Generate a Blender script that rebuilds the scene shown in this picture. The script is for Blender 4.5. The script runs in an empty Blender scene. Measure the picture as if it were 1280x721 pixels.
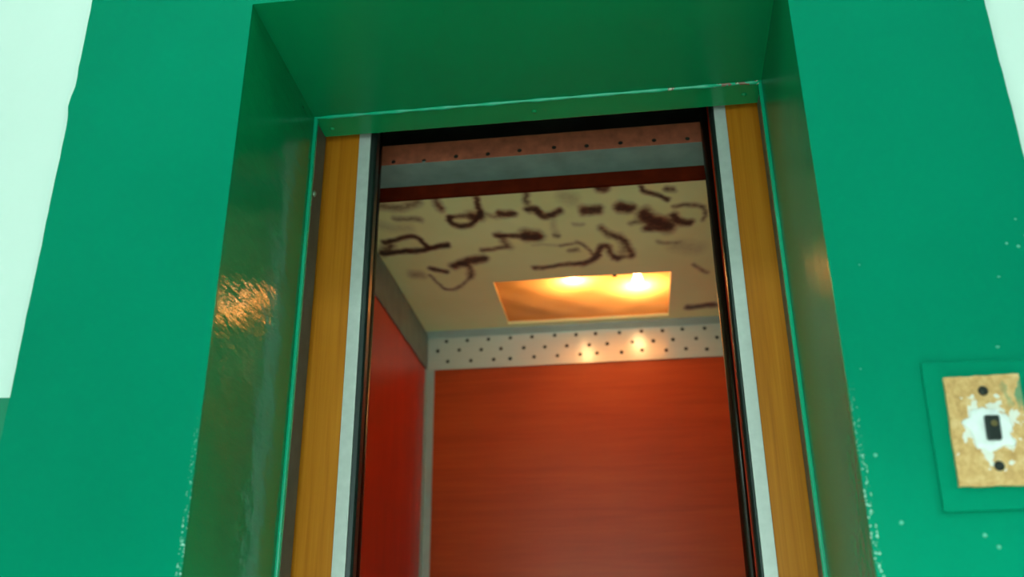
import bpy, bmesh, math, random
from mathutils import Matrix, Vector

random.seed(4)
scene = bpy.context.scene
COL = scene.collection
PI = math.pi

SOOT = [
    (0.0138, 0.5, [(-0.469, 0.922), (-0.423, 0.935), (-0.364, 0.915)]),
    (0.0099, 0.5, [(-0.445, 0.990), (-0.380, 1.011)]),
    (0.0165, 0.2, [(-0.492, 1.031), (-0.420, 1.061)]),
    (0.0099, 0.9, [(-0.537, 1.201), (-0.484, 1.205), (-0.397, 1.194), (-0.335, 1.177)]),
    (0.0088, 0.8, [(-0.512, 1.131), (-0.481, 1.122), (-0.424, 1.104), (-0.403, 1.127), (-0.396, 1.188)]),
    (0.0165, 0.6, [(-0.535, 1.195), (-0.502, 1.159)]),
    (0.0138, 0.6, [(-0.313, 0.900), (-0.313, 0.951)]),
    (0.0099, 0.8, [(-0.297, 1.011), (-0.303, 1.041), (-0.290, 1.061), (-0.250, 1.061), (-0.221, 1.022), (-0.209, 0.977), (-0.208, 0.910)]),
    (0.0077, 0.6, [(-0.297, 1.011), (-0.240, 1.002)]),
    (0.0088, 0.4, [(-0.212, 1.000), (-0.172, 1.024)]),
    (0.0121, 0.8, [(-0.159, 1.008), (-0.123, 1.007)]),
    (0.0176, 0.7, [(-0.236, 1.009), (-0.214, 1.012)]),
    (0.0099, 0.6, [(-0.075, 0.902), (-0.085, 0.939), (-0.076, 0.957)]),
    (0.0121, 0.8, [(-0.081, 0.996), (-0.060, 0.999)]),
    (0.0121, 0.8, [(-0.056, 1.011), (-0.037, 1.043), (0.004, 1.014)]),
    (0.0220, 0.25, [(0.021, 0.932), (0.040, 0.957)]),
    (0.0165, 0.85, [(0.068, 1.018), (0.106, 1.023)]),
    (0.0099, 0.7, [(-0.188, 1.133), (-0.155, 1.144), (-0.100, 1.158), (-0.066, 1.163)]),
    (0.0209, 0.85, [(-0.104, 1.145), (-0.073, 1.153)]),
    (0.0154, 0.5, [(-0.177, 1.134), (-0.164, 1.208)]),
    (0.0088, 0.6, [(-0.243, 1.224), (-0.165, 1.215)]),
    (0.0077, 0.5, [(-0.026, 1.163), (-0.014, 1.164)]),
    (0.0066, 0.45, [(-0.014, 1.224), (0.045, 1.219), (0.066, 1.256), (0.075, 1.299)]),
    (0.0055, 0.2, [(-0.094, 1.212), (-0.014, 1.224)]),
    (0.0088, 0.7, [(-0.106, 1.373), (-0.013, 1.365), (0.072, 1.348), (0.098, 1.316)]),
    (0.0088, 0.5, [(0.012, 1.268), (0.036, 1.265)]),
    (0.0110, 0.2, [(-0.022, 1.064), (-0.019, 1.151)]),
    (0.0099, 0.8, [(-0.418, 1.334), (-0.376, 1.356)]),
    (0.0154, 0.8, [(-0.345, 1.323), (-0.290, 1.294), (-0.246, 1.280)]),
    (0.0121, 0.6, [(-0.318, 1.312), (-0.293, 1.345), (-0.309, 1.404)]),
    (0.0066, 0.55, [(-0.432, 1.385), (-0.417, 1.435), (-0.414, 1.484), (-0.387, 1.513), (-0.348, 1.477), (-0.309, 1.404)]),
    (0.0176, 0.4, [(-0.481, 1.363), (-0.458, 1.374)]),
    (0.0132, 0.6, [(0.112, 1.132), (0.127, 1.172), (0.160, 1.203), (0.182, 1.246), (0.192, 1.330)]),
    (0.0121, 0.65, [(0.086, 1.314), (0.101, 1.247), (0.124, 1.251), (0.133, 1.321), (0.151, 1.338)]),
    (0.0121, 0.6, [(0.041, 1.365), (0.079, 1.342), (0.107, 1.248)]),
    (0.0088, 0.5, [(0.133, 1.335), (0.198, 1.331)]),
    (0.0066, 0.3, [(0.034, 1.211), (0.066, 1.242), (0.075, 1.299)]),
    (0.0165, 0.4, [(0.160, 1.203), (0.176, 1.272), (0.157, 1.325)]),
    (0.0176, 0.9, [(0.165, 1.014), (0.191, 1.024)]),
    (0.0242, 0.9, [(0.231, 1.071), (0.256, 1.116), (0.294, 1.146)]),
    (0.0088, 0.5, [(0.190, 1.119), (0.228, 1.100)]),
    (0.0088, 0.4, [(0.261, 1.105), (0.293, 1.086)]),
    (0.0132, 0.7, [(0.234, 1.150), (0.273, 1.162)]),
    (0.0077, 0.75, [(0.221, 0.908), (0.223, 0.934), (0.260, 0.961), (0.291, 0.988)]),
    (0.0088, 0.6, [(0.285, 0.933), (0.305, 0.936)]),
    (0.0077, 0.55, [(0.308, 1.035), (0.345, 1.029), (0.387, 1.035), (0.395, 1.077), (0.389, 1.124)]),
    (0.0132, 0.85, [(0.309, 1.088), (0.327, 1.127), (0.354, 1.131)]),
    (0.0077, 0.4, [(0.268, 1.245), (0.331, 1.261)]),
    (0.0242, 0.2, [(0.320, 1.280), (0.385, 1.303)]),
    (0.0077, 0.5, [(0.379, 1.422), (0.398, 1.455), (0.424, 1.482)]),
    (0.0132, 0.8, [(0.111, 0.897), (0.131, 0.905)]),
    (0.0077, 0.3, [(0.036, 1.096), (0.058, 1.100)]),
    (0.0132, 0.85, [(0.374, 1.766), (0.460, 1.760)]),
]
HOLES = [ (-0.481, 2.173), (-0.405, 2.173), (-0.328, 2.173), (-0.249, 2.174), (-0.171, 2.174), (-0.090, 2.175), (-0.014, 2.173), (0.055, 2.173), (-0.512, 2.138), (-0.434, 2.138), (-0.354, 2.135), (-0.283, 2.135), (-0.201, 2.134), (-0.126, 2.133), (-0.048, 2.133), (0.031, 2.132), (0.094, 2.133), (-0.475, 2.097), (-0.391, 2.096), (-0.309, 2.096), (-0.250, 2.096), (-0.165, 2.098), (-0.082, 2.098), (-0.002, 2.099), (0.057, 2.100), (0.139, 2.172), (0.216, 2.173), (0.289, 2.171), (0.358, 2.173), (0.435, 2.172), (0.182, 2.135), (0.255, 2.135), (0.323, 2.136), (0.403, 2.136), (0.474, 2.136), (0.143, 2.099), (0.214, 2.103), (0.297, 2.098), (0.365, 2.100), (0.436, 2.095) ]
HH = [ (-0.350, 2.139), (-0.278, 2.136), (-0.203, 2.141), (-0.129, 2.141), (-0.056, 2.144), (0.023, 2.145), (0.097, 2.143), (0.173, 2.144), (0.248, 2.144), (0.322, 2.142) ]


# ------------------------------------------------------------------ dimensions
D1 = 0.3445          # depth of the plastered reveal
D2 = 0.4205          # back of the steel door frame
WX = 0.45            # half width of the steel frame opening
HZ = 2.10            # soffit height
LX, RX = -0.4443, 0.4429   # front arrises of the reveal
SL, SR = -0.745, 0.730    # edges of the green surround
DADO = 1.415
YB = 1.910           # back wall of the cabin
XL, XR = -0.5526, 0.545
ZC = 2.20
ZS = 2.067

# ------------------------------------------------------------------ helpers
def link(name, bm, mat, parent=None, smooth=False, bevel=0.0, segs=2):
    me = bpy.data.meshes.new(name)
    bmesh.ops.recalc_face_normals(bm, faces=bm.faces)
    bm.to_mesh(me); bm.free()
    o = bpy.data.objects.new(name, me)
    COL.objects.link(o)
    if mat is not None:
        for m in (mat if isinstance(mat, (list, tuple)) else [mat]):
            me.materials.append(m)
    if parent is not None:
        o.parent = parent
        o.matrix_parent_inverse = Matrix.Translation(-Vector(parent.location))
    if smooth:
        for p in me.polygons: p.use_smooth = True
    if bevel:
        b = o.modifiers.new('bevel', 'BEVEL')
        b.width = bevel; b.segments = segs; b.limit_method = 'ANGLE'; b.angle_limit = math.radians(35)
        b.harden_normals = False
    return o

def box(bm, a, b):
    x0, y0, z0 = a; x1, y1, z1 = b
    v = [bm.verts.new(p) for p in ((x0,y0,z0),(x1,y0,z0),(x1,y1,z0),(x0,y1,z0),(x0,y0,z1),(x1,y0,z1),(x1,y1,z1),(x0,y1,z1))]
    for f in ((0,3,2,1),(4,5,6,7),(0,1,5,4),(1,2,6,5),(2,3,7,6),(3,0,4,7)):
        bm.faces.new([v[i] for i in f])
    return v

def boxes(*bs):
    bm = bmesh.new()
    for a, b in bs: box(bm, a, b)
    return bm

def prism(pts, axis, t0, t1, bm=None):
    """closed profile pts (2D) extruded along an axis; x: pts=(y,z)  y: pts=(x,z)  z: pts=(x,y)"""
    bm = bm or bmesh.new()
    def P(p, t):
        return {'x': (t, p[0], p[1]), 'y': (p[0], t, p[1]), 'z': (p[0], p[1], t)}[axis]
    A = [bm.verts.new(P(p, t0)) for p in pts]
    B = [bm.verts.new(P(p, t1)) for p in pts]
    n = len(pts)
    bm.faces.new(A); bm.faces.new(B[::-1])
    for i in range(n):
        bm.faces.new((A[i], A[(i+1) % n], B[(i+1) % n], B[i]))
    return bm

def plate_with_holes(outline, holes, y0, y1, segs=12):
    """plate in the XZ plane with real round holes, thickness y0..y1"""
    bm = bmesh.new()
    edges = []
    def loop(pts):
        vs = [bm.verts.new((p[0], y0, p[1])) for p in pts]
        for i in range(len(vs)):
            edges.append(bm.edges.new((vs[i], vs[(i+1) % len(vs)])))
    loop(outline)
    for cx, cz, r in holes:
        loop([(cx + r*math.cos(2*PI*k/segs), cz + r*math.sin(2*PI*k/segs)) for k in range(segs)])
    bmesh.ops.triangle_fill(bm, use_beauty=True, use_dissolve=False, edges=edges)
    # drop faces that fill a hole
    kill = []
    for f in bm.faces:
        c = f.calc_center_median()
        if any((c.x-h[0])**2 + (c.z-h[1])**2 < (h[2]*.9)**2 for h in holes): kill.append(f)
    if kill: bmesh.ops.delete(bm, geom=kill, context='FACES_ONLY')
    r = bmesh.ops.extrude_face_region(bm, geom=bm.faces[:])
    for v in r['geom']:
        if isinstance(v, bmesh.types.BMVert): v.co.y = y1
    return bm

def lathe(bm, prof, center, axis='z', segs=20):
    """prof: (radius, height) list, closed with caps where radius is 0"""
    rings = []
    for r, h in prof:
        ring = []
        for k in range(segs):
            a = 2*PI*k/segs
            c, s = r*math.cos(a), r*math.sin(a)
            p = {'z': (c, s, h), 'y': (c, h, s), 'x': (h, c, s)}[axis]
            ring.append(bm.verts.new(Vector(p) + Vector(center)))
        rings.append(ring)
    for a, b in zip(rings, rings[1:]):
        for k in range(segs):
            bm.faces.new((a[k], a[(k+1) % segs], b[(k+1) % segs], b[k]))
    bm.faces.new(rings[0]); bm.faces.new(rings[-1][::-1])
    return bm

def empty(name, loc, label, cat, group=None):
    o = bpy.data.objects.new(name, None); COL.objects.link(o)
    o.location = loc; o.empty_display_size = .1
    o['label'] = label; o['category'] = cat
    if group: o['group'] = group
    bpy.context.view_layer.update()
    return o

def struct(o):
    o['kind'] = 'structure'; return o

# ------------------------------------------------------------------ materials
class NT:
    def __init__(s, name):
        s.m = bpy.data.materials.new(name); s.m.use_nodes = True
        s.t = s.m.node_tree; s.n = s.t.nodes; s.l = s.t.links
        s.b = s.n['Principled BSDF']; s.out = s.n['Material Output']
    def new(s, typ, **kw):
        n = s.n.new(typ)
        for k, v in kw.items():
            if hasattr(n, k): setattr(n, k, v)
        return n
    def set(s, **kw):
        for k, v in kw.items():
            k = k.replace('_', ' ')
            s.b.inputs[k].default_value = v
        return s
    def pos(s):
        g = s.new('ShaderNodeNewGeometry'); return g.outputs['Position']
    def mapping(s, scale=(1,1,1), loc=(0,0,0)):
        m = s.new('ShaderNodeMapping'); m.inputs['Scale'].default_value = scale; m.inputs['Location'].default_value = loc
        s.l.new(s.pos(), m.inputs['Vector']); return m.outputs['Vector']
    def noise(s, scale, vec=None, detail=3, rough=.55, dist=0):
        n = s.new('ShaderNodeTexNoise'); n.inputs['Scale'].default_value = scale
        n.inputs['Detail'].default_value = detail; n.inputs['Roughness'].default_value = rough
        n.inputs['Distortion'].default_value = dist
        s.l.new(vec if vec is not None else s.pos(), n.inputs['Vector']); return n.outputs['Fac']
    def ramp(s, fac, stops, interp='LINEAR'):
        r = s.new('ShaderNodeValToRGB'); r.color_ramp.interpolation = interp
        e = r.color_ramp.elements
        while len(e) < len(stops): e.new(.5)
        for el, (p, c) in zip(e, stops):
            el.position = p; el.color = (*c, 1) if len(c) == 3 else c
        s.l.new(fac, r.inputs['Fac']); return r.outputs['Color']
    def math(s, op, a, b=None, clamp=False):
        n = s.new('ShaderNodeMath'); n.operation = op; n.use_clamp = clamp
        for i, v in enumerate((a, b)):
            if v is None: continue
            if isinstance(v, (int, float)): n.inputs[i].default_value = v
            else: s.l.new(v, n.inputs[i])
        return n.outputs[0]
    def mix(s, fac, a, b):
        n = s.new('ShaderNodeMix'); n.data_type = 'RGBA'
        for i, v in ((0, fac), (6, a), (7, b)):
            if isinstance(v, (int, float)): n.inputs[i].default_value = v
            elif isinstance(v, tuple): n.inputs[i].default_value = (*v, 1)
            else: s.l.new(v, n.inputs[i])
        return n.outputs[2]
    def color(s, out): s.l.new(out, s.b.inputs['Base Color']); return s
    def rough(s, out): s.l.new(out, s.b.inputs['Roughness']); return s
    def bump(s, h, strength=.3, dist=.002):
        b = s.new('ShaderNodeBump'); b.inputs['Strength'].default_value = strength; b.inputs['Distance'].default_value = dist
        s.l.new(h, b.inputs['Height']); s.l.new(b.outputs['Normal'], s.b.inputs['Normal']); return s
    def sep(s):
        n = s.new('ShaderNodeSeparateXYZ'); s.l.new(s.pos(), n.inputs[0]); return n.outputs

GREEN = (0.0004, 0.225, 0.126)
GREEN_D = (0.0030, 0.225, 0.118)

def mat_green(name, base=GREEN, rough=.13, lumps=.5, chips_glints=False, spec=.5, drip=0.0):
    k = NT(name)
    n1 = k.noise(2.2, detail=4)
    c = k.ramp(n1, [(.3, tuple(v*.93 for v in base)), (.7, tuple(v*1.06 for v in base))])
    if chips_glints:
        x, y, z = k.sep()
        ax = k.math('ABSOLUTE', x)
        # reveal arris: paint chips plus painted glints, low down near the corner
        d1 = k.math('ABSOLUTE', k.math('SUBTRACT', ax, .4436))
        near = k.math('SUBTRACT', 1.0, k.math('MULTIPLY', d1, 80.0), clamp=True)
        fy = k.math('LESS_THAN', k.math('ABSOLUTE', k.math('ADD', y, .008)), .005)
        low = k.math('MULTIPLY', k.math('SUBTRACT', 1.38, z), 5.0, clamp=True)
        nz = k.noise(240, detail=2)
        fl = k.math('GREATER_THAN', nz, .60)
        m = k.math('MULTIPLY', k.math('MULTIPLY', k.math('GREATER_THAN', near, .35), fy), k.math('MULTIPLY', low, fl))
        # sparkle of the gloss painted in as pale specks, front right only
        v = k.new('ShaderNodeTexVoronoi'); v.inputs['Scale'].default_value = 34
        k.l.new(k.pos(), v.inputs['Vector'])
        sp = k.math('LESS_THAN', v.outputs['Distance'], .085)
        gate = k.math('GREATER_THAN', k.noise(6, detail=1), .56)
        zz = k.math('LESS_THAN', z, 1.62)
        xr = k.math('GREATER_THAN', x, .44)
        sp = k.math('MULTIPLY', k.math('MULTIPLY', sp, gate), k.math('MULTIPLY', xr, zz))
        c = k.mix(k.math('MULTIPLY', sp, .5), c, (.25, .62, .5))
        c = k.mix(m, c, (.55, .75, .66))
    k.color(c)
    a = k.noise(38, detail=3)
    b = k.noise(7, detail=2)
    h = k.math('ADD', k.math('MULTIPLY', a, .22*lumps), k.math('MULTIPLY', b, 1.4*lumps))
    if drip:   # brush ridges running down the cheek, broken by crackle
        h = k.math('ADD', h, k.math('MULTIPLY', k.noise(1.0, k.mapping((8, 14, 46)), 3), drip))
    k.bump(h, .55, .006)
    k.set(Roughness=rough)
    k.b.inputs['Specular IOR Level'].default_value = spec
    return k.m

M = {}
M['surround'] = mat_green('green_gloss_surround', rough=.28, lumps=.5, chips_glints=True, spec=.04)
M['reveal'] = mat_green('green_gloss_reveal', (0.0005, 0.200, 0.066), rough=.13, lumps=.7, chips_glints=False, spec=.19, drip=.42)
M['reveal_soft'] = mat_green('green_satin_reveal', (0.0005, 0.180, 0.064), rough=.27, lumps=.5, chips_glints=False, spec=.14)
M['frame_green'] = mat_green('green_gloss_frame', (0.0006, 0.215, 0.07), rough=.2, lumps=.4, spec=.25)
M['frame_lit_edge'] = mat_green('green_lit_edge', (0.0012, 0.36, 0.20), rough=.2, lumps=.3, spec=.5)  # lit copy of the green: the edge highlight is put into its colour

def simple(name, col, rough=.5, metal=0.0, nscale=20, var=.12, bump=0.0, spec=.5):
    k = NT(name)
    n = k.noise(nscale, detail=4)
    k.color(k.ramp(n, [(.25, tuple(v*(1-var) for v in col)), (.75, tuple(min(1, v*(1+var)) for v in col))]))
    k.set(Roughness=rough, Metallic=metal)
    k.b.inputs['Specular IOR Level'].default_value = spec
    if bump: k.bump(k.noise(nscale*3, detail=3), bump, .002)
    return k.m

# wall face: whitewash above, green dado below
k = NT('painted_wall')
x, y, z = k.sep()
wob = k.math('MULTIPLY', k.math('SUBTRACT', k.noise(12, detail=2), .5), .004)
fac = k.math('GREATER_THAN', k.math('ADD', z, wob), DADO)
white = k.ramp(k.noise(3, detail=5), [(.3, (.80, .83, .80)), (.7, (.84, .86, .83))])
grn = k.ramp(k.noise(3, detail=3), [(.3, tuple(v*.95 for v in GREEN_D)), (.7, GREEN_D)])
k.color(k.mix(fac, grn, white))
k.set(Roughness=.55)
k.bump(k.noise(60, detail=4), .25, .002)
M['wall'] = k.m
M['white'] = simple('whitewash', (.82, .85, .82), .6, nscale=4, var=.03)
M['concrete'] = simple('shaft_concrete', (.10, .09, .08), .9, nscale=9, var=.3)
M['steel_dark'] = simple('jamb_dark_steel', (.085, .080, .072), .5, .1, 30, .25, .1)
M['rubber'] = simple('black_rubber', (.010, .014, .012), .35, 0, 60, .2)
M['alu'] = simple('pale_metal_edge', (.62, .58, .56), .42, .25, 50, .08, .06)
M['red_gloss'] = simple('dark_red_gloss', (.022, .006, .003), .24, 0, 10, .2, .05)
M['rust'] = simple('rusty_perforated_rail', (.40, .085, .04), .7, .0, 40, .35, .25)
M['grey_metal'] = simple('grey_painted_metal', (.19, .25, .23), .5, .1, 14, .22, .15)
M['drop_trim'] = simple('dark_brown_trim', (.085, .007, .001), .8, 0, 25, .3, spec=.05)
M['grey_corner'] = simple('grey_corner_metal', (.46, .56, .52), .45, .2, 20, .1, .05)
M['hole'] = simple('dark_void', (.02, .014, .008), .9, 0, 30, .2)
M['cabin_floor'] = simple('worn_lino', (.80, .80, .70), .6, 0, 12, .3)
M['terrazzo'] = simple('terrazzo', (.72, .72, .64), .5, 0, 90, .1)
M['black_plastic'] = simple('black_plastic', (.008, .010, .009), .3, 0, 60, .2)
M['screw_dark'] = simple('dark_screw', (.018, .016, .012), .4, .4, 60, .3)
M['putty'] = simple('white_putty', (.95, .84, .86), .75, 0, 60, .08, .5)
M['bolt'] = simple('worn_bolt', (.25, .30, .22), .35, .5, 60, .3)
M['lamp_box'] = simple('lamp_box_grey', (.13, .11, .08), .6, 0, 20, .05)
M['fixture'] = simple('white_enamel', (.8, .8, .8), .4, 0, 20, .03)

# brushed strip of the cabin cornice
k = NT('brushed_cornice_metal')
v = k.mapping((3, 3, 160))
k.color(k.ramp(k.noise(5, v, 3), [(.3, (.72, .74, .66)), (.7, (.80, .82, .73))]))
k.set(Roughness=.17, Metallic=.25)
k.bump(k.noise(8, k.mapping((2, 2, 60)), 3), .16, .001)
M['perf'] = k.m

# oak-look laminate with vertical grain on the landing doors
k = NT('oak_laminate')
v = k.mapping((75, 75, 1.6))
n1 = k.noise(1.0, v, 5, .6, .6)
n2 = k.noise(1.0, k.mapping((240, 240, 5)), 3)
f = k.math('ADD', k.math('MULTIPLY', n1, .7), k.math('MULTIPLY', n2, .3))
k.color(k.ramp(f, [(.3, (.41, .108, .004)), (.5, (.53, .152, .007)), (.7, (.61, .195, .013))]))
k.set(Roughness=.4)
k.b.inputs['Specular IOR Level'].default_value = .22
M['oak'] = k.m

# cherry-look laminate, grain along the walls' width
def cherry(name, sc, lo, mid, hi):
    k = NT(name)
    n1 = k.noise(1.0, k.mapping(sc), 5, .55, .8)
    n2 = k.noise(1.0, k.mapping(tuple(s*5 for s in sc)), 3)
    n3 = k.noise(2.4, detail=2)
    f = k.math('ADD', k.math('ADD', k.math('MULTIPLY', n1, .5), k.math('MULTIPLY', n2, .22)), k.math('MULTIPLY', n3, .28))
    k.color(k.ramp(f, [(.32, lo), (.5, mid), (.68, hi)]))
    k.set(Roughness=.36)
    k.b.inputs['Specular IOR Level'].default_value = .3
    k.bump(n3, .08, .01)
    return k.m
M['cherry'] = cherry('cherry_laminate', (1.4, 1.4, 26), (.42, .050, .008), (.54, .070, .011), (.62, .095, .015))
M['cherry_side'] = cherry('red_side_laminate', (8, 8, 1.2), (.50, .028, .004), (.62, .035, .005), (.70, .046, .007))

# burnt ceiling board
k = NT('sooted_ceiling_board')
at = k.new('ShaderNodeAttribute'); at.attribute_name = 'soot'
soot = k.math('MULTIPLY', at.outputs['Fac'], k.math('ADD', .45, k.math('MULTIPLY', k.noise(60, detail=4), 1.15)), clamp=True)
base = k.ramp(k.noise(6, detail=4), [(.3, (.84, .84, .42)), (.7, (.88, .89, .48))])
k.color(k.mix(k.math('MULTIPLY', k.math('SUBTRACT', soot, .40), 1.9, clamp=True), k.mix(k.math('MULTIPLY', soot, 1.4, clamp=True), base, (.22, .10, .05)), (.022, .008, .006)))
k.set(Roughness=.5)
M['ceiling_board'] = k.m

# chipboard cover of the call point
k = NT('chipboard')
n = k.noise(90, detail=5, rough=.7)
c = k.ramp(n, [(.3, (.56, .25, .08)), (.5, (.74, .37, .14)), (.7, (.88, .52, .26))])
x, y, z = k.sep()
g = k.math('MULTIPLY', k.math('SUBTRACT', x, .622), 45, clamp=True)
g2 = k.math('MULTIPLY', k.math('SUBTRACT', z, 1.325), 50, clamp=True)
ng = k.math('GREATER_THAN', k.noise(70, k.mapping((1, 1, .45)), 3), .52)
k.color(k.mix(k.math('MULTIPLY', k.math('MULTIPLY', g, g2), k.math('MULTIPLY', ng, .8)), c, (.03, .25, .14)))
# loose white smears of putty round the button
dx = k.math('SUBTRACT', x, .604); dzz = k.math('SUBTRACT', z, 1.306)
rr = k.math('SQRT', k.math('ADD', k.math('MULTIPLY', dx, dx), k.math('MULTIPLY', dzz, dzz)))
ringm = k.math('SUBTRACT', 1.0, k.math('MULTIPLY', rr, 21.0), clamp=True)
sm = k.math('GREATER_THAN', k.math('ADD', k.noise(75, detail=3), k.math('MULTIPLY', ringm, .45)), .68)
old = k.b.inputs['Base Color'].links[0].from_socket
k.color(k.mix(k.math('MULTIPLY', sm, .75), old, (.92, .84, .84)))
k.set(Roughness=.7)
k.bump(n, .5, .002)
M['chipboard'] = k.m

# lamp diffuser: thin amber plastic sheet, lit from behind by the bulbs
k = NT('amber_diffuser')
k.n.remove(k.b)
tr = k.new('ShaderNodeBsdfTranslucent'); tr.inputs['Color'].default_value = (.80, .37, .10, 1)
df = k.new('ShaderNodeBsdfDiffuse'); df.inputs['Color'].default_value = (.8, .35, .08, 1)
gl = k.new('ShaderNodeBsdfGlossy'); gl.inputs['Roughness'].default_value = .25
m1 = k.new('ShaderNodeMixShader'); m1.inputs[0].default_value = .12
m2 = k.new('ShaderNodeMixShader'); m2.inputs[0].default_value = .04
k.l.new(tr.outputs[0], m1.inputs[1]); k.l.new(df.outputs[0], m1.inputs[2])
k.l.new(m1.outputs[0], m2.inputs[1]); k.l.new(gl.outputs[0], m2.inputs[2])
# the thin plastic also lets a little light straight through
tp = k.new('ShaderNodeBsdfTransparent'); tp.inputs['Color'].default_value = (1, .85, .66, 1)
m3 = k.new('ShaderNodeMixShader'); m3.inputs[0].default_value = .06
k.l.new(m2.outputs[0], m3.inputs[1]); k.l.new(tp.outputs[0], m3.inputs[2])
k.l.new(m3.outputs[0], k.out.inputs['Surface'])
M['diffuser'] = k.m

def emis(name, col, s):
    k = NT(name); k.n.remove(k.b)
    e = k.new('ShaderNodeEmission'); e.inputs['Color'].default_value = (*col, 1); e.inputs['Strength'].default_value = s
    k.l.new(e.outputs[0], k.out.inputs['Surface']); return k.m
BULB = 420
M['bulb'] = emis('hot_bulb', (1, .68, .40), BULB)
M['bulb2'] = emis('hot_bulb_dim', (1, .68, .38), BULB*.8)
M['tube'] = emis('cool_tube', (.66, 1.0, .90), 30)

# ------------------------------------------------------------------ the setting: wall around the door
WT = D1               # wall thickness up to the steel frame
HW, HD, HH_ = 2.1, -3.4, 3.0
CUT = .78             # door pocket half width behind the wall
bm = bmesh.new()
# wall_front: reveal-shaped opening left free (splay carried by the casing below)
box(bm, (-HW, 0, 0), (-.60, WT, HH_))
box(bm, (.60, 0, 0), (HW, WT, HH_))
box(bm, (-.60, 0, 2.30), (.60, WT, HH_))
struct(link('wall_front', bm, M['wall']))

# green reveal lining: left cheek, right cheek, soffit (one shell)
struct(link('wall_reveal_left', prism([(LX, .0), (-WX, D1), (-.60, D1), (-.60, .0)], 'z', 0, HZ), M['reveal']))
struct(link('wall_reveal_right', prism([(RX, .0), (.60, .0), (.60, D1), (WX, D1)], 'z', 0, HZ), M['reveal_soft']))
struct(link('wall_reveal_top', prism([(-.60, 0), (.60, 0), (.60, D1), (-.60, D1)], 'z', HZ, 2.30), M['reveal_soft']))

# raised green surround, hand-cut outer edges
def edge_wobble(z, s):
    w = .0008*math.sin(z*31+s) + .0005*math.sin(z*83+2*s) + .0006*math.sin(z*190+s)
    if s < 2: w -= .010*math.exp(-((z-1.925)/.018)**2) - .004*math.exp(-((z-1.97)/.022)**2)
    return w*.4 if s > 2 else w*.45
bm = bmesh.new()
T = -.008
N = 150
zs_ = [HH_*i/N for i in range(N+1)]
def side(xin, xout, s):
    rows = []
    for zz in zs_:
        xo = xout + edge_wobble(zz, s)
        rows.append([bm.verts.new(p) for p in ((xin, T, zz), (xo, T, zz), (xo, 0.0, zz), (xin, 0.0, zz))])
    for a, b in zip(rows, rows[1:]):
        for i in range(4):
            bm.faces.new((a[i], a[(i+1) % 4], b[(i+1) % 4], b[i]))
    bm.faces.new(rows[0]); bm.faces.new(rows[-1][::-1])
side(LX, SL, 1); side(RX, SR, 3)
box(bm, (LX, T, HZ), (RX, 0, HH_))
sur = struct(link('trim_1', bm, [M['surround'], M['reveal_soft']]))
for f in sur.data.polygons:          # the returns of the surround carry the paint of the reveal
    c = f.center
    if abs(f.normal.x) > .9 and min(abs(c.x-LX), abs(c.x-RX)) < .001: f.material_index = 1
    if abs(f.normal.z) > .9 and abs(c.z-HZ) < .01: f.material_index = 1

# hall round the camera
struct(link('floor', boxes(((-HW, HD, -.12), (HW, D2+.02, 0))), M['terrazzo']))
struct(link('ceiling', boxes(((-HW, HD, HH_), (HW, WT, HH_+.12))), M['white']))
struct(link('wall_left', boxes(((-HW-.12, HD, 0), (-HW, WT, HH_))), M['wall']))
struct(link('wall_right', boxes(((HW, HD, 0), (HW+.12, -1.5, HH_)), ((HW, -.7, 0), (HW+.12, WT, HH_)), ((HW, -1.5, 0), (HW+.12, -.7, .95)), ((HW, -1.5, 1.95), (HW+.12, -.7, HH_))), M['wall']))
struct(link('added_window', boxes(((HW+.03, -1.5, .95), (HW+.09, -1.45, 1.95)), ((HW+.03, -.75, .95), (HW+.09, -.7, 1.95)), ((HW+.03, -1.45, .95), (HW+.09, -.75, 1.0)), ((HW+.03, -1.45, 1.90), (HW+.09, -.75, 1.95))), M['fixture']))  # window frame added to house the added side light
bm = boxes(((-HW, HD-.12, 0), (-1.1, HD, HH_)), ((1.1, HD-.12, 0), (HW, HD, HH_)), ((-1.1, HD-.12, 0), (1.1, HD, .12)), ((-1.1, HD-.12, 1.98), (1.1, HD, HH_)))
struct(link('wall_back', bm, M['wall']))
bm = boxes(((-1.1, HD-.09, .12), (-1.04, HD-.03, 1.98)), ((1.04, HD-.09, .12), (1.1, HD-.03, 1.98)), ((-.03, HD-.09, .12), (.03, HD-.03, 1.98)),
           ((-1.04, HD-.09, .12), (1.04, HD-.03, .18)), ((-1.04, HD-.09, 1.92), (1.04, HD-.03, 1.98)))
struct(link('window_1', bm, M['fixture']))

# lift shaft behind the wall
SX, SY = 1.15, 2.15
bm = boxes(((-SX-.1, WT, -.6), (-SX, SY, 3.2)), ((SX, WT, -.6), (SX+.1, SY, 3.2)), ((-SX-.1, SY, -.6), (SX+.1, SY+.1, 3.2)),
           ((-SX, WT, 3.1), (SX, SY, 3.2)), ((-SX, WT, -.6), (SX, SY, -.5)))
struct(link('wall_shaft', bm, M['concrete']))

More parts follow.
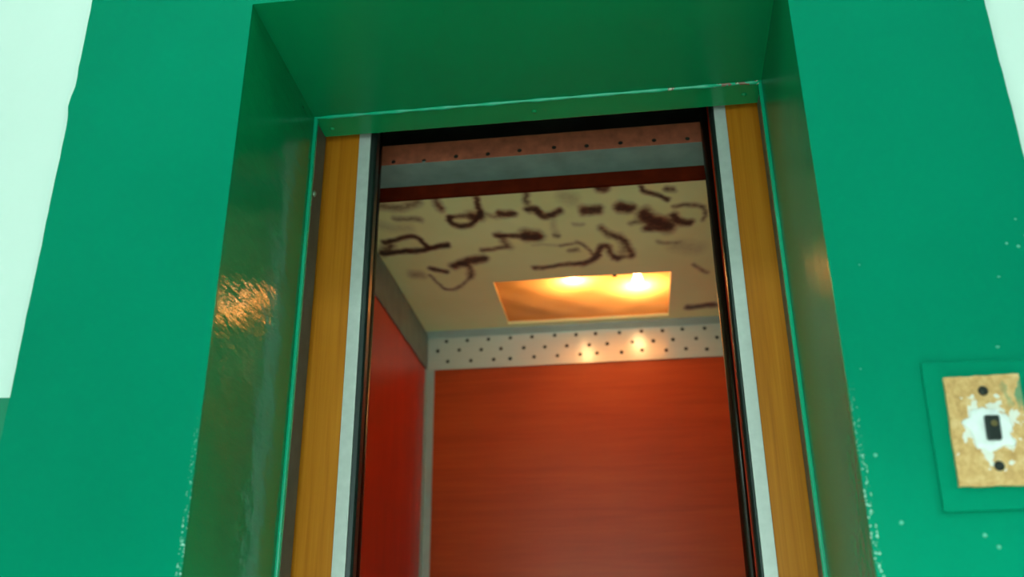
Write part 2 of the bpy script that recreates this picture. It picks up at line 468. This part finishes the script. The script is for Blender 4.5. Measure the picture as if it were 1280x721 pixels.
# ------------------------------------------------------------------ steel landing door frame
fr = empty('door_frame', (0, D1, 0), 'green-painted steel door frame lining the lift opening, bare dark metal on its inner sides', 'door frame')
lin = link('lintel', boxes(((-WX-.07, D1, HZ), (WX+.07, D2, HZ+.10))), M['frame_green'], fr, bevel=.0045, segs=3)
def jamb(s):
    # painted nosing in front, bare steel cheek behind
    xi = s*WX
    bm = bmesh.new()
    prism([(xi, D1+.008), (xi, D2), (xi+s*.05, D2), (xi+s*.05, D1+.008)], 'z', 0, HZ-.001, bm)
    j = link('jamb', bm, M['steel_dark'], fr, bevel=.001)
    j['label'] = 'bare dark steel ' + ('left' if s < 0 else 'right') + ' cheek of the frame'
    bm = bmesh.new()
    prism([(xi-s*.006, D1-.003), (xi-s*.006, D1+.009), (xi+s*.05, D1+.009), (xi+s*.05, D1-.003)], 'z', 0, HZ-.001, bm)
    n = link('painted_edge', bm, M['frame_lit_edge'], j, bevel=.003, segs=3)
    n['label'] = 'green painted front edge'
    return j
jl = jamb(-1); jr = jamb(1)
# thick paint roll along the lintel's front edge, with worn bare patches to the right
bm = bmesh.new()
segn = 90
prev = None
for i in range(segn+1):
    xx = -WX + 2*WX*i/segn
    w = .0040 + .0007*math.sin(xx*60) + .0006*math.sin(xx*133)
    ring = [bm.verts.new((xx, D1 - .001 + w*math.cos(a), HZ - .0005 + w*math.sin(a))) for a in [2*PI*q/8 for q in range(8)]]
    if prev:
        for q in range(8): bm.faces.new((prev[q], prev[(q+1) % 8], ring[(q+1) % 8], ring[q]))
    else: bm.faces.new(ring)
    prev = ring
bm.faces.new(prev[::-1])
k = NT('green_gloss_worn_bead')
x, y, z = k.sep()
m = k.math('MULTIPLY', k.math('GREATER_THAN', x, .27), k.math('GREATER_THAN', k.noise(48, detail=3), .50))
m2 = k.math('GREATER_THAN', k.noise(90, detail=2), .60)
c = k.mix(m, (.0012, .36, .20), (.22, .10, .07))  # lighter green paints in the light caught by the bead
k.color(k.mix(k.math('MULTIPLY', m, m2), c, (.55, .5, .4)))
k.set(Roughness=.18)
link('paint_bead', bm, k.m, fr, smooth=True)
for i, (sx, sy, sz, ax) in enumerate([(-.427, .388, HZ, 'z'), (0, .384, HZ, 'z'), (.421, .384, HZ, 'z')]):
    bm = bmesh.new()
    lathe(bm, [(.0055, .001), (.0055, -.0012), (.0035, -.0030), (.001, -.0036)], (sx, sy, sz), 'z', 14)
    link('screw', bm, M['frame_green'], fr, smooth=True)
bm = bmesh.new()
lathe(bm, [(.007, -.001), (.007, .002), (.004, .0045), (.001, .005)], (-WX, .374, 1.939), 'x', 14)
link('bolt', bm, M['bolt'], fr, smooth=True)
# doorsill
link('doorsill', boxes(((-WX, D2+.022, -.12), (WX, .50, -.004)), *[((-WX, D2+.03+i*.018, -.004), (WX, D2+.036+i*.018, 0)) for i in range(4)]), M['grey_metal'], fr)

# ------------------------------------------------------------------ landing doors
def landing_door(s, label):
    wood_in = .383 if s < 0 else .389
    alu_in  = .358 if s < 0 else .3655
    rub_in  = .3455 if s < 0 else .3575
    y0, y1 = .4405, .476
    d = empty('landing_door', (s*.60, .458, .006), label, 'door', 'sliding landing doors of the lift')
    z0, z1 = .006, 2.20
    link('door_panel', boxes(((min(s*wood_in, s*.84), y0+.0015, z0), (max(s*wood_in, s*.84), y1-.0015, z1))), M['oak'], d, bevel=.0008)
    # aluminium edge profile: U-section over the door's leading edge
    bm = bmesh.new()
    a, w = s*alu_in, s*(wood_in+.0)
    prism([(a, y0-.001), (w, y0-.001), (w, y0+.0015), (a+s*.004, y0+.0015), (a+s*.004, y1-.0015), (w, y1-.0015), (w, y1+.001), (a, y1+.001)], 'z', z0, z1, bm)
    link('edge_strip', bm, M['alu'], d, bevel=.0008)
    bm = bmesh.new()
    r = s*rub_in
    prism([(a, y0+.002), (r+s*.004, y0+.003), (r, y0+.008), (r, y1-.008), (r+s*.004, y1-.003), (a, y1-.002)], 'z', z0, z1, bm)
    link('rubber_seal', bm, M['rubber'], d, bevel=.001)
    bm = boxes(((min(s*.42, s*.80), y0+.010, z1), (max(s*.42, s*.80), y1-.013, z1+.12)))
    link('hanger_plate', bm, M['steel_dark'], d, bevel=.002)
    for rx in (.50, .72):
        link('roller', lathe(bmesh.new(), [(.03, -.0125), (.03, .008)], (s*rx, y1+.002, z1+.09), 'y', 18), M['rubber'], d)
    return d
landing_door(-1, 'oak-coloured landing door panel with pale metal edge, on the left of the lift opening')
landing_door(1, 'oak-coloured landing door panel with pale metal edge, on the right of the lift opening')
hr = link('door_rail', boxes(((-SX, .467, 2.224), (SX, .490, 2.2585))), M['steel_dark'])
hr.name = 'door_rail'
hr['label'] = 'dark steel hanging rail for the landing doors above the lift opening'; hr['category'] = 'rail'
hr.data.materials[0] = M['steel_dark']

# ------------------------------------------------------------------ lift cabin
cab = empty('elevator_cabin', (0, 1.25, 0), 'lift cabin with cherry-red laminate walls and soot-marked beige ceiling, seen through the doorway', 'elevator')
YF = .66             # inside of the cabin front
link('floor_plate', boxes(((XL-.03, .60, -.05), (XR+.03, YB+.03, 0))), M['cabin_floor'], cab)
link('back_panel', boxes(((XL-.02, YB, 0), (XR+.02, YB+.02, ZC+.06))), M['cherry'], cab)
p = link('side_panel', boxes(((XL-.02, .68, 0), (XL, YB, ZC+.06))), M['cherry_side'], cab); p['label'] = 'red laminate left wall'
p = link('side_panel', boxes(((XR, .68, 0), (XR+.02, YB, ZC+.06))), M['cherry_side'], cab); p['label'] = 'red laminate right wall'
p = link('front_return', boxes(((XL-.02, YF, 0), (-.435, .70, 2.125))), M['cherry_side'], cab)
p = link('front_return', boxes(((.37, YF, 0), (XR+.02, .70, 2.125))), M['cherry_side'], cab)

# ceiling board on a fine grid, carrying the soot attribute; opening left for the lamp
lx0, lx1, ly0, ly1 = -.246, .310, 1.462, 1.835
def axis_coords(a, b, step, keep):
    n = max(1, int(round((b-a)/step))); c = [a + (b-a)*i/n for i in range(n+1)]
    for kx in keep:
        j = min(range(len(c)), key=lambda i: abs(c[i]-kx)); c[j] = kx
    return c
xs = axis_coords(XL, XR, .005, (lx0, lx1)); ys = axis_coords(.70, YB, .006, (ly0, ly1))
bm = bmesh.new()
lay = bm.verts.layers.float.new('soot')
def chaikin(P):
    if len(P) < 3: return P
    out = [P[0]]
    for a, b in zip(P, P[1:]):
        out += [(a[0]*.75+b[0]*.25, a[1]*.75+b[1]*.25), (a[0]*.25+b[0]*.75, a[1]*.25+b[1]*.75)]
    return out + [P[-1]]
SMOOTH = []
for w_, d_, P_ in SOOT:
    P_ = chaikin(chaikin(P_))
    m_ = w_*4
    SMOOTH.append((w_, d_, P_, min(p[0] for p in P_)-m_, max(p[0] for p in P_)+m_, min(p[1] for p in P_)-m_, max(p[1] for p in P_)+m_))
def soot_at(x, y):
    t = 0
    # warp the strokes a little so their edges wander
    wx = x + .0020*math.sin(y*70+x*40) + .0008*math.sin(y*210)
    wy = y + .0040*math.sin(x*60+y*25) + .0010*math.sin(x*190+1)
    for w, d, P, bx0, bx1, by0, by1 in SMOOTH:
        if not (bx0 < x < bx1 and by0 < y < by1): continue
        best = 9
        for (ax, ay), (bx, by) in zip(P, P[1:]):
            # strokes were smeared along y: distance is shortened that way
            dx, dy = bx-ax, (by-ay)/1.9
            px, py = wx-ax, (wy-ay)/1.9
            L = dx*dx+dy*dy
            u = max(0, min(1, (px*dx+py*dy)/L)) if L > 0 else 0
            q = math.hypot(px-u*dx, py-u*dy)
            if q < best: best = q
            if best == 0: break
        if best < w*1.5:
            v = d*max(0, min(1, (w*1.45-best)/(w*1.25)))
            t = max(t, v) + .25*min(t, v)
    return min(1, t)
grid = {}
for i, xx in enumerate(xs):
    for j, yy in enumerate(ys):
        v = bm.verts.new((xx, yy, ZC)); grid[i, j] = v
        v[lay] = soot_at(xx, yy)
for i in range(len(xs)-1):
    for j in range(len(ys)-1):
        cx, cy = (xs[i]+xs[i+1])/2, (ys[j]+ys[j+1])/2
        if lx0 < cx < lx1 and ly0 < cy < ly1: continue
        bm.faces.new((grid[i, j], grid[i+1, j], grid[i+1, j+1], grid[i, j+1]))
bmesh.ops.delete(bm, geom=[v for v in bm.verts if not v.link_faces], context='VERTS')
r = bmesh.ops.extrude_face_region(bm, geom=bm.faces[:])
for g in r['geom']:
    if isinstance(g, bmesh.types.BMVert): g.co.z += .012; g[lay] = 0
ce = link('ceiling_board', bm, M['ceiling_board'], cab)
ce['label'] = 'beige ceiling board scorched with dark squiggles'
# roof above
link('roof_plate', boxes(((XL-.02, .60, ZC+.17), (XR+.02, YB+.02, ZC+.19))), M['concrete'], cab)

# perforated cornice on the back wall
rz = .0068
holes = [(hx, hz, rz) for hx, hz in HOLES] + [(.511, 2.172, rz), (.512, 2.098, rz)]
holes = [h for h in holes if XL+.03 < h[0] < XR-.012]
bm = plate_with_holes([(XL+.002, ZS), (XR-.002, ZS), (XR-.002, ZC-.012), (XL+.002, ZC-.012)], holes, YB-.008, YB-.005)
o = link('perforated_cornice', bm, M['perf'], cab); o['label'] = 'brushed metal strip punched with three rows of round holes'
link('cornice_backing', boxes(((XL+.004, YB-.0035, ZS+.004), (XR-.004, YB-.0005, ZC-.014))), M['hole'], o)
# rolled lip where the cornice meets the ceiling
bm = bmesh.new()
prism([(YB-.050, ZC-.001), (YB-.050, ZC-.005), (YB-.010, ZC-.014), (YB-.001, ZC-.014), (YB-.001, ZC-.001)], 'x', XL+.0065, XR-.0065, bm)
link('cornice_lip', bm, M['grey_corner'], cab, bevel=.0015)
# plain cornice on the side walls
bm = bmesh.new()
prism([(XL+.001, ZS), (XL+.006, ZS), (XL+.006, ZC-.001), (XL+.001, ZC-.001)], 'y', .705, YB-.010, bm)
o = link('side_cornice', bm, M['grey_metal'], cab, bevel=.001); o['label'] = 'plain grey metal strip'
bm = bmesh.new()
prism([(XR-.006, ZS), (XR-.001, ZS), (XR-.001, ZC-.001), (XR-.006, ZC-.001)], 'y', .705, YB-.010, bm)
o = link('side_cornice', bm, M['grey_metal'], cab, bevel=.001); o['label'] = 'plain grey metal strip'
# vertical corner angles
for s, X in ((1, XL), (-1, XR)):
    bm = bmesh.new()
    prism([(X+s*.0005, YB-.0005), (X+s*.030, YB-.0005), (X+s*.030, YB-.004), (X+s*.004, YB-.004), (X+s*.004, YB-.028), (X+s*.0005, YB-.028)], 'z', 0.001, ZS if s < 0 else ZC-.014, bm)
    link('corner_trim', bm, M['grey_corner'], cab, bevel=.0008)

# header over the cabin doorway: rusty perforated rail, grey soffit, dark drop trim
hx0, hx1 = XL-.02, XR+.02
hh = [(hx, hz, .0056) for hx, hz in HH]
hh += [(-.425, 2.139, .0045), (.397, 2.143, .0045), (.47, 2.143, .0045)]
o = link('header_rail', plate_with_holes([(hx0, 2.1305), (hx1, 2.1305), (hx1, 2.182), (hx0, 2.182)], hh, .600, .603, 10), M['rust'], cab)
o['label'] = 'rust-brown rail with a row of small holes'
link('rail_backing', boxes(((hx0, .605, 2.134), (hx1, .609, 2.180))), M['hole'], o)
bm = bmesh.new()
prism([(.6005, 2.1300), (.704, 2.1300), (.704, 2.182), (.690, 2.182), (.690, 2.1345), (.6005, 2.1345)], 'x', hx0, hx1, bm)
o = link('header_soffit', bm, M['grey_metal'], cab, bevel=.001); o['label'] = 'scuffed grey metal underside of the doorway header'
link('drop_trim', boxes(((hx0+.03, .7045, 2.097), (hx1-.03, .716, 2.199))), M['drop_trim'], cab, bevel=.001)

# lamp recess
bm = boxes(((lx0-.012, ly0-.012, ZC+.0125), (lx0, ly1+.012, ZC+.11)), ((lx1, ly0-.012, ZC+.0125), (lx1+.012, ly1+.012, ZC+.11)),
           ((lx0, ly0-.012, ZC+.0125), (lx1, ly0, ZC+.11)), ((lx0, ly1, ZC+.0125), (lx1, ly1+.012, ZC+.11)),
           ((lx0-.012, ly0-.012, ZC+.11), (lx1+.012, ly1+.012, ZC+.118)))
lb = link('lamp_housing', bm, M['lamp_box'], cab)
# diffuser: one moulded sheet with an upturned rim
bm = bmesh.new()
nx, ny = 40, 24
def dz(u, v):
    return ZC + .0095 + .0012*math.sin(u*7) * math.sin(v*5)
g = [[bm.verts.new((lx0+.0015+(lx1-lx0-.003)*i/nx, ly0+.0015+(ly1-ly0-.003)*j/ny, dz(i/nx*3, j/ny*3))) for j in range(ny+1)] for i in range(nx+1)]
for i in range(nx):
    for j in range(ny): bm.faces.new((g[i][j], g[i+1][j], g[i+1][j+1], g[i][j+1]))
rim = [e for e in bm.edges if e.is_boundary]
r = bmesh.ops.extrude_edge_only(bm, edges=rim)
for q in r['geom']:
    if isinstance(q, bmesh.types.BMVert): q.co.z = ZC+.020
o = link('lamp_diffuser', bm, M['diffuser'], cab, smooth=False); o['label'] = 'glowing amber plastic ceiling light panel'
o = link('retaining_clip', boxes(((.130, ly0-.006, ZC-.0035), (.143, ly0+.007, ZC+.006))), M['hole'], cab, bevel=.0015)
def bulb(x, y, z, mat):
    bm = bmesh.new()
    R = .0165
    prof = [(R*math.sin(t), -R*math.cos(t)) for t in [.12+ (2.35-.12)*i/9 for i in range(10)]]
    prof += [(.010, .018), (.0085, .030)]
    lathe(bm, [(a, b) for a, b in prof], (x, y, z), 'z', 20)
    b = link('bulb', bm, mat, cab, smooth=True)
    bm = bmesh.new()
    lathe(bm, [(.0095, .030), (.0105, .034), (.0095, .038), (.0105, .042), (.013, .044), (.013, ZC+.11-z)], (x, y, z), 'z', 16)
    link('bulb_socket', bm, M['grey_metal'], b)
bulb(.2085, 1.580, ZC+.031, M['bulb'])
bulb(.005, 1.505, ZC+.031, M['bulb2'])

# ------------------------------------------------------------------ cabin doors
def cabin_door(s, xin, label):
    y0, y1 = .602-.038, .602-.006
    d = empty('cabin_door', (s*.6, (y0+y1)/2, .006), label, 'door', 'sliding cabin doors of the lift')
    z0, z1 = .006, 2.235
    r = s*xin
    bm = bmesh.new()
    n = 10
    a = s*(xin+.016)
    pts = [(a, y0)] + [(a - s*.016*math.sin(PI*i/n), (y0+y1)/2 - (y1-y0)/2*math.cos(PI*i/n)) for i in range(1, n)] + [(a, y1)]
    prism(pts, 'z', z0, z1, bm)
    o = link('nosing', bm, M['red_gloss'], d); o['label'] = 'rounded glossy dark red leading edge'
    for p in o.data.polygons: p.use_smooth = abs(p.normal.z) < .5
    link('door_panel', boxes(((min(a, s*.86), y0+.003, z0), (max(a, s*.86), y1-.003, z1))), M['cherry_side'], d, bevel=.001)
    return d
cabin_door(-1, .372, 'dark red sliding cabin door, slid open just behind the left landing door')
cabin_door(1, .350, 'dark red sliding cabin door, slid open just behind the right landing door')

# ------------------------------------------------------------------ call point on the right of the surround
YW = T
cp = empty('call_button_panel', (.60, YW, 1.205), 'chipboard call button plate with black button on a raised green square, right of the lift', 'call button')
bm = bmesh.new()
prism([(.5355, 1.397), (.5305, 1.2045), (.662, 1.2055), (.668, 1.394)], 'y', YW-.005, YW+.001, bm)
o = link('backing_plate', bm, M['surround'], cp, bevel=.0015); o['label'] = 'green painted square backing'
# chipboard cover with slightly ragged edges
bm = bmesh.new()
cor = [(.5585, 1.3735), (.5525, 1.2340), (.6420, 1.2335), (.6500, 1.3745)]
pts = []
for (ax, az), (bx, bz) in zip(cor, cor[1:]+cor[:1]):
    for i in range(14):
        t = i/14
        e = .0007*random.uniform(-1, 1) if i else 0
        nx_, nz_ = (bz-az), -(bx-ax); L = math.hypot(nx_, nz_)
        pts.append((ax+(bx-ax)*t+nx_/L*e, az+(bz-az)*t+nz_/L*e))
prism(pts, 'y', YW-.0105, YW-.005, bm)
cover = link('cover_plate', bm, M['chipboard'], cp); cover['label'] = 'tan chipboard cover, green paint smeared on its top right corner'
# putty blob round the button
bm = bmesh.new()
ctr = (.6010, 1.3045)
blob = []
for i in range(72):
    a = 2*PI*i/72
    r = .0262 + .0022*math.sin(3*a+.6) + .0010*math.sin(7*a) + .0012*math.sin(11*a+2) + random.uniform(-.0006, .0006)
    for a0, w0, h0 in ((math.radians(165), .22, .005), (math.radians(235), .25, .004), (math.radians(38), .25, .002), (math.radians(322), .28, .009), (math.radians(90), .4, .003)):
        dlt = math.atan2(math.sin(a-a0), math.cos(a-a0)); r += h0*math.exp(-(dlt/w0)**2)
    blob.append((ctr[0]+r*math.cos(a)*.98, ctr[1]+r*math.sin(a)*1.02))
rings = []
for sc, yy in ((1, YW-.0104), (.93, YW-.0122), (.72, YW-.0136), (.35, YW-.0142)):
    rings.append([bm.verts.new((ctr[0]+(p[0]-ctr[0])*sc, yy, ctr[1]+(p[1]-ctr[1])*sc)) for p in blob])
for a, b in zip(rings, rings[1:]):
    for i in range(72): bm.faces.new((a[i], a[(i+1) % 72], b[(i+1) % 72], b[i]))
bm.faces.new(rings[-1]); bm.faces.new(rings[0][::-1])
link('putty', bm, M['putty'], cp, smooth=True)
# button
bm = bmesh.new()
prism([(.5955, 1.3205), (.5935, 1.2885), (.6115, 1.2880), (.6140, 1.3200)], 'y', YW-.0195, YW-.0130, bm)
btn = link('push_button', bm, M['black_plastic'], cp, bevel=.0028, segs=3)
bm = bmesh.new()
lathe(bm, [(.0040, .001), (.0040, -.0010), (.0028, -.0016)], (.6050, YW-.0195, 1.3090), 'y', 16)
link('button_stud', bm, simple('brown_stud', (.16, .10, .035), .35, .4, 60, .2), btn)
for sx, sz in ((.6030, 1.3535), (.6035, 1.2575)):
    bm = bmesh.new()
    lathe(bm, [(.0062, .001), (.0062, -.0012), (.0048, -.0030), (.0010, -.0034)], (sx, YW-.0105, sz), 'y', 18)
    sc_ = link('screw', bm, M['screw_dark'], cp, smooth=True)

cp.location.x += .0022; cp.location.z += .0020

# ------------------------------------------------------------------ hall lighting
lf = empty('ceiling_lamp', (-.15, -1.05, HH_-.09), 'twin-tube fluorescent ceiling lamp in the hall, above and behind the viewer', 'lamp')
link('lamp_body', boxes(((-.80, -1.14, HH_-.045), (.50, -.96, HH_))), M['fixture'], lf, bevel=.004)
for yy in (-1.095, -1.005):
    bm = bmesh.new(); lathe(bm, [(.013, -.74), (.013, .44)], (0, yy, HH_-.065), 'x', 14)
    link('tube', bm, M['tube'], lf, smooth=True)
    for xa in (-.775, .44):
        link('tube_holder', boxes(((xa, yy-.014, HH_-.085), (xa+.035, yy+.014, HH_-.045))), M['fixture'], lf)

def area(name, loc, rot, sx, sy, power, col, spread=180):
    l = bpy.data.lights.new(name, 'AREA'); l.shape = 'RECTANGLE'; l.size = sx; l.size_y = sy
    l.energy = power; l.color = col; l.spread = math.radians(spread)
    o = bpy.data.objects.new(name, l); COL.objects.link(o); o.location = loc; o.rotation_euler = rot
    return o
# daylight through the window behind the viewer
area('window_daylight', (0, HD-.02, 1.05), (math.radians(90), 0, 0), 2.04, 1.74, 48, (.68, 1.0, .93))
# added light in an added side window: floor bounce lifts soffit and cabin ceiling
d_ = Vector((0, -.45, 0)) - Vector((2.08, -1.1, 1.45))
area('added_floor_bounce_light', (2.08, -1.1, 1.45), d_.to_track_quat('-Z', 'Y').to_euler(), .6, .9, 38, (.68, 1.0, .93), 50)

w = bpy.data.worlds.new('world'); scene.world = w; w.use_nodes = True
w.node_tree.nodes['Background'].inputs[0].default_value = (.65, .9, .9, 1)
w.node_tree.nodes['Background'].inputs[1].default_value = .6

# ------------------------------------------------------------------ camera
cd = bpy.data.cameras.new('camera'); cam = bpy.data.objects.new('camera', cd); COL.objects.link(cam)
F = Vector((-0.11581305, 0.9118039, 0.39395555)); R = Vector((0.991571, 0.12932769, -0.00782988)); U = Vector((0.05808868, -0.38972809, 0.91909614))
C = Vector((0.15803594, -1.24135001, 1.0069184))
m = Matrix.Identity(4)
for i in range(3):
    m[i][0], m[i][1], m[i][2], m[i][3] = R[i], U[i], -F[i], C[i]
cam.matrix_world = m
cd.sensor_width = 36; cd.sensor_fit = 'HORIZONTAL'; cd.lens = 1180.25/1280*36
cd.clip_start = .02; cd.clip_end = 50
cd.dof.use_dof = True; cd.dof.focus_distance = 1.75; cd.dof.aperture_fstop = 2.6
scene.camera = cam

scene.view_settings.view_transform = 'Standard'; scene.view_settings.look = 'None'
scene.view_settings.gamma = 1; scene.view_settings.exposure = 0; scene.view_settings.use_curve_mapping = False
scene.cycles.use_denoising = True
scene.cycles.max_bounces = 10; scene.cycles.diffuse_bounces = 6; scene.cycles.transmission_bounces = 8
scene.cycles.sample_clamp_indirect = 6
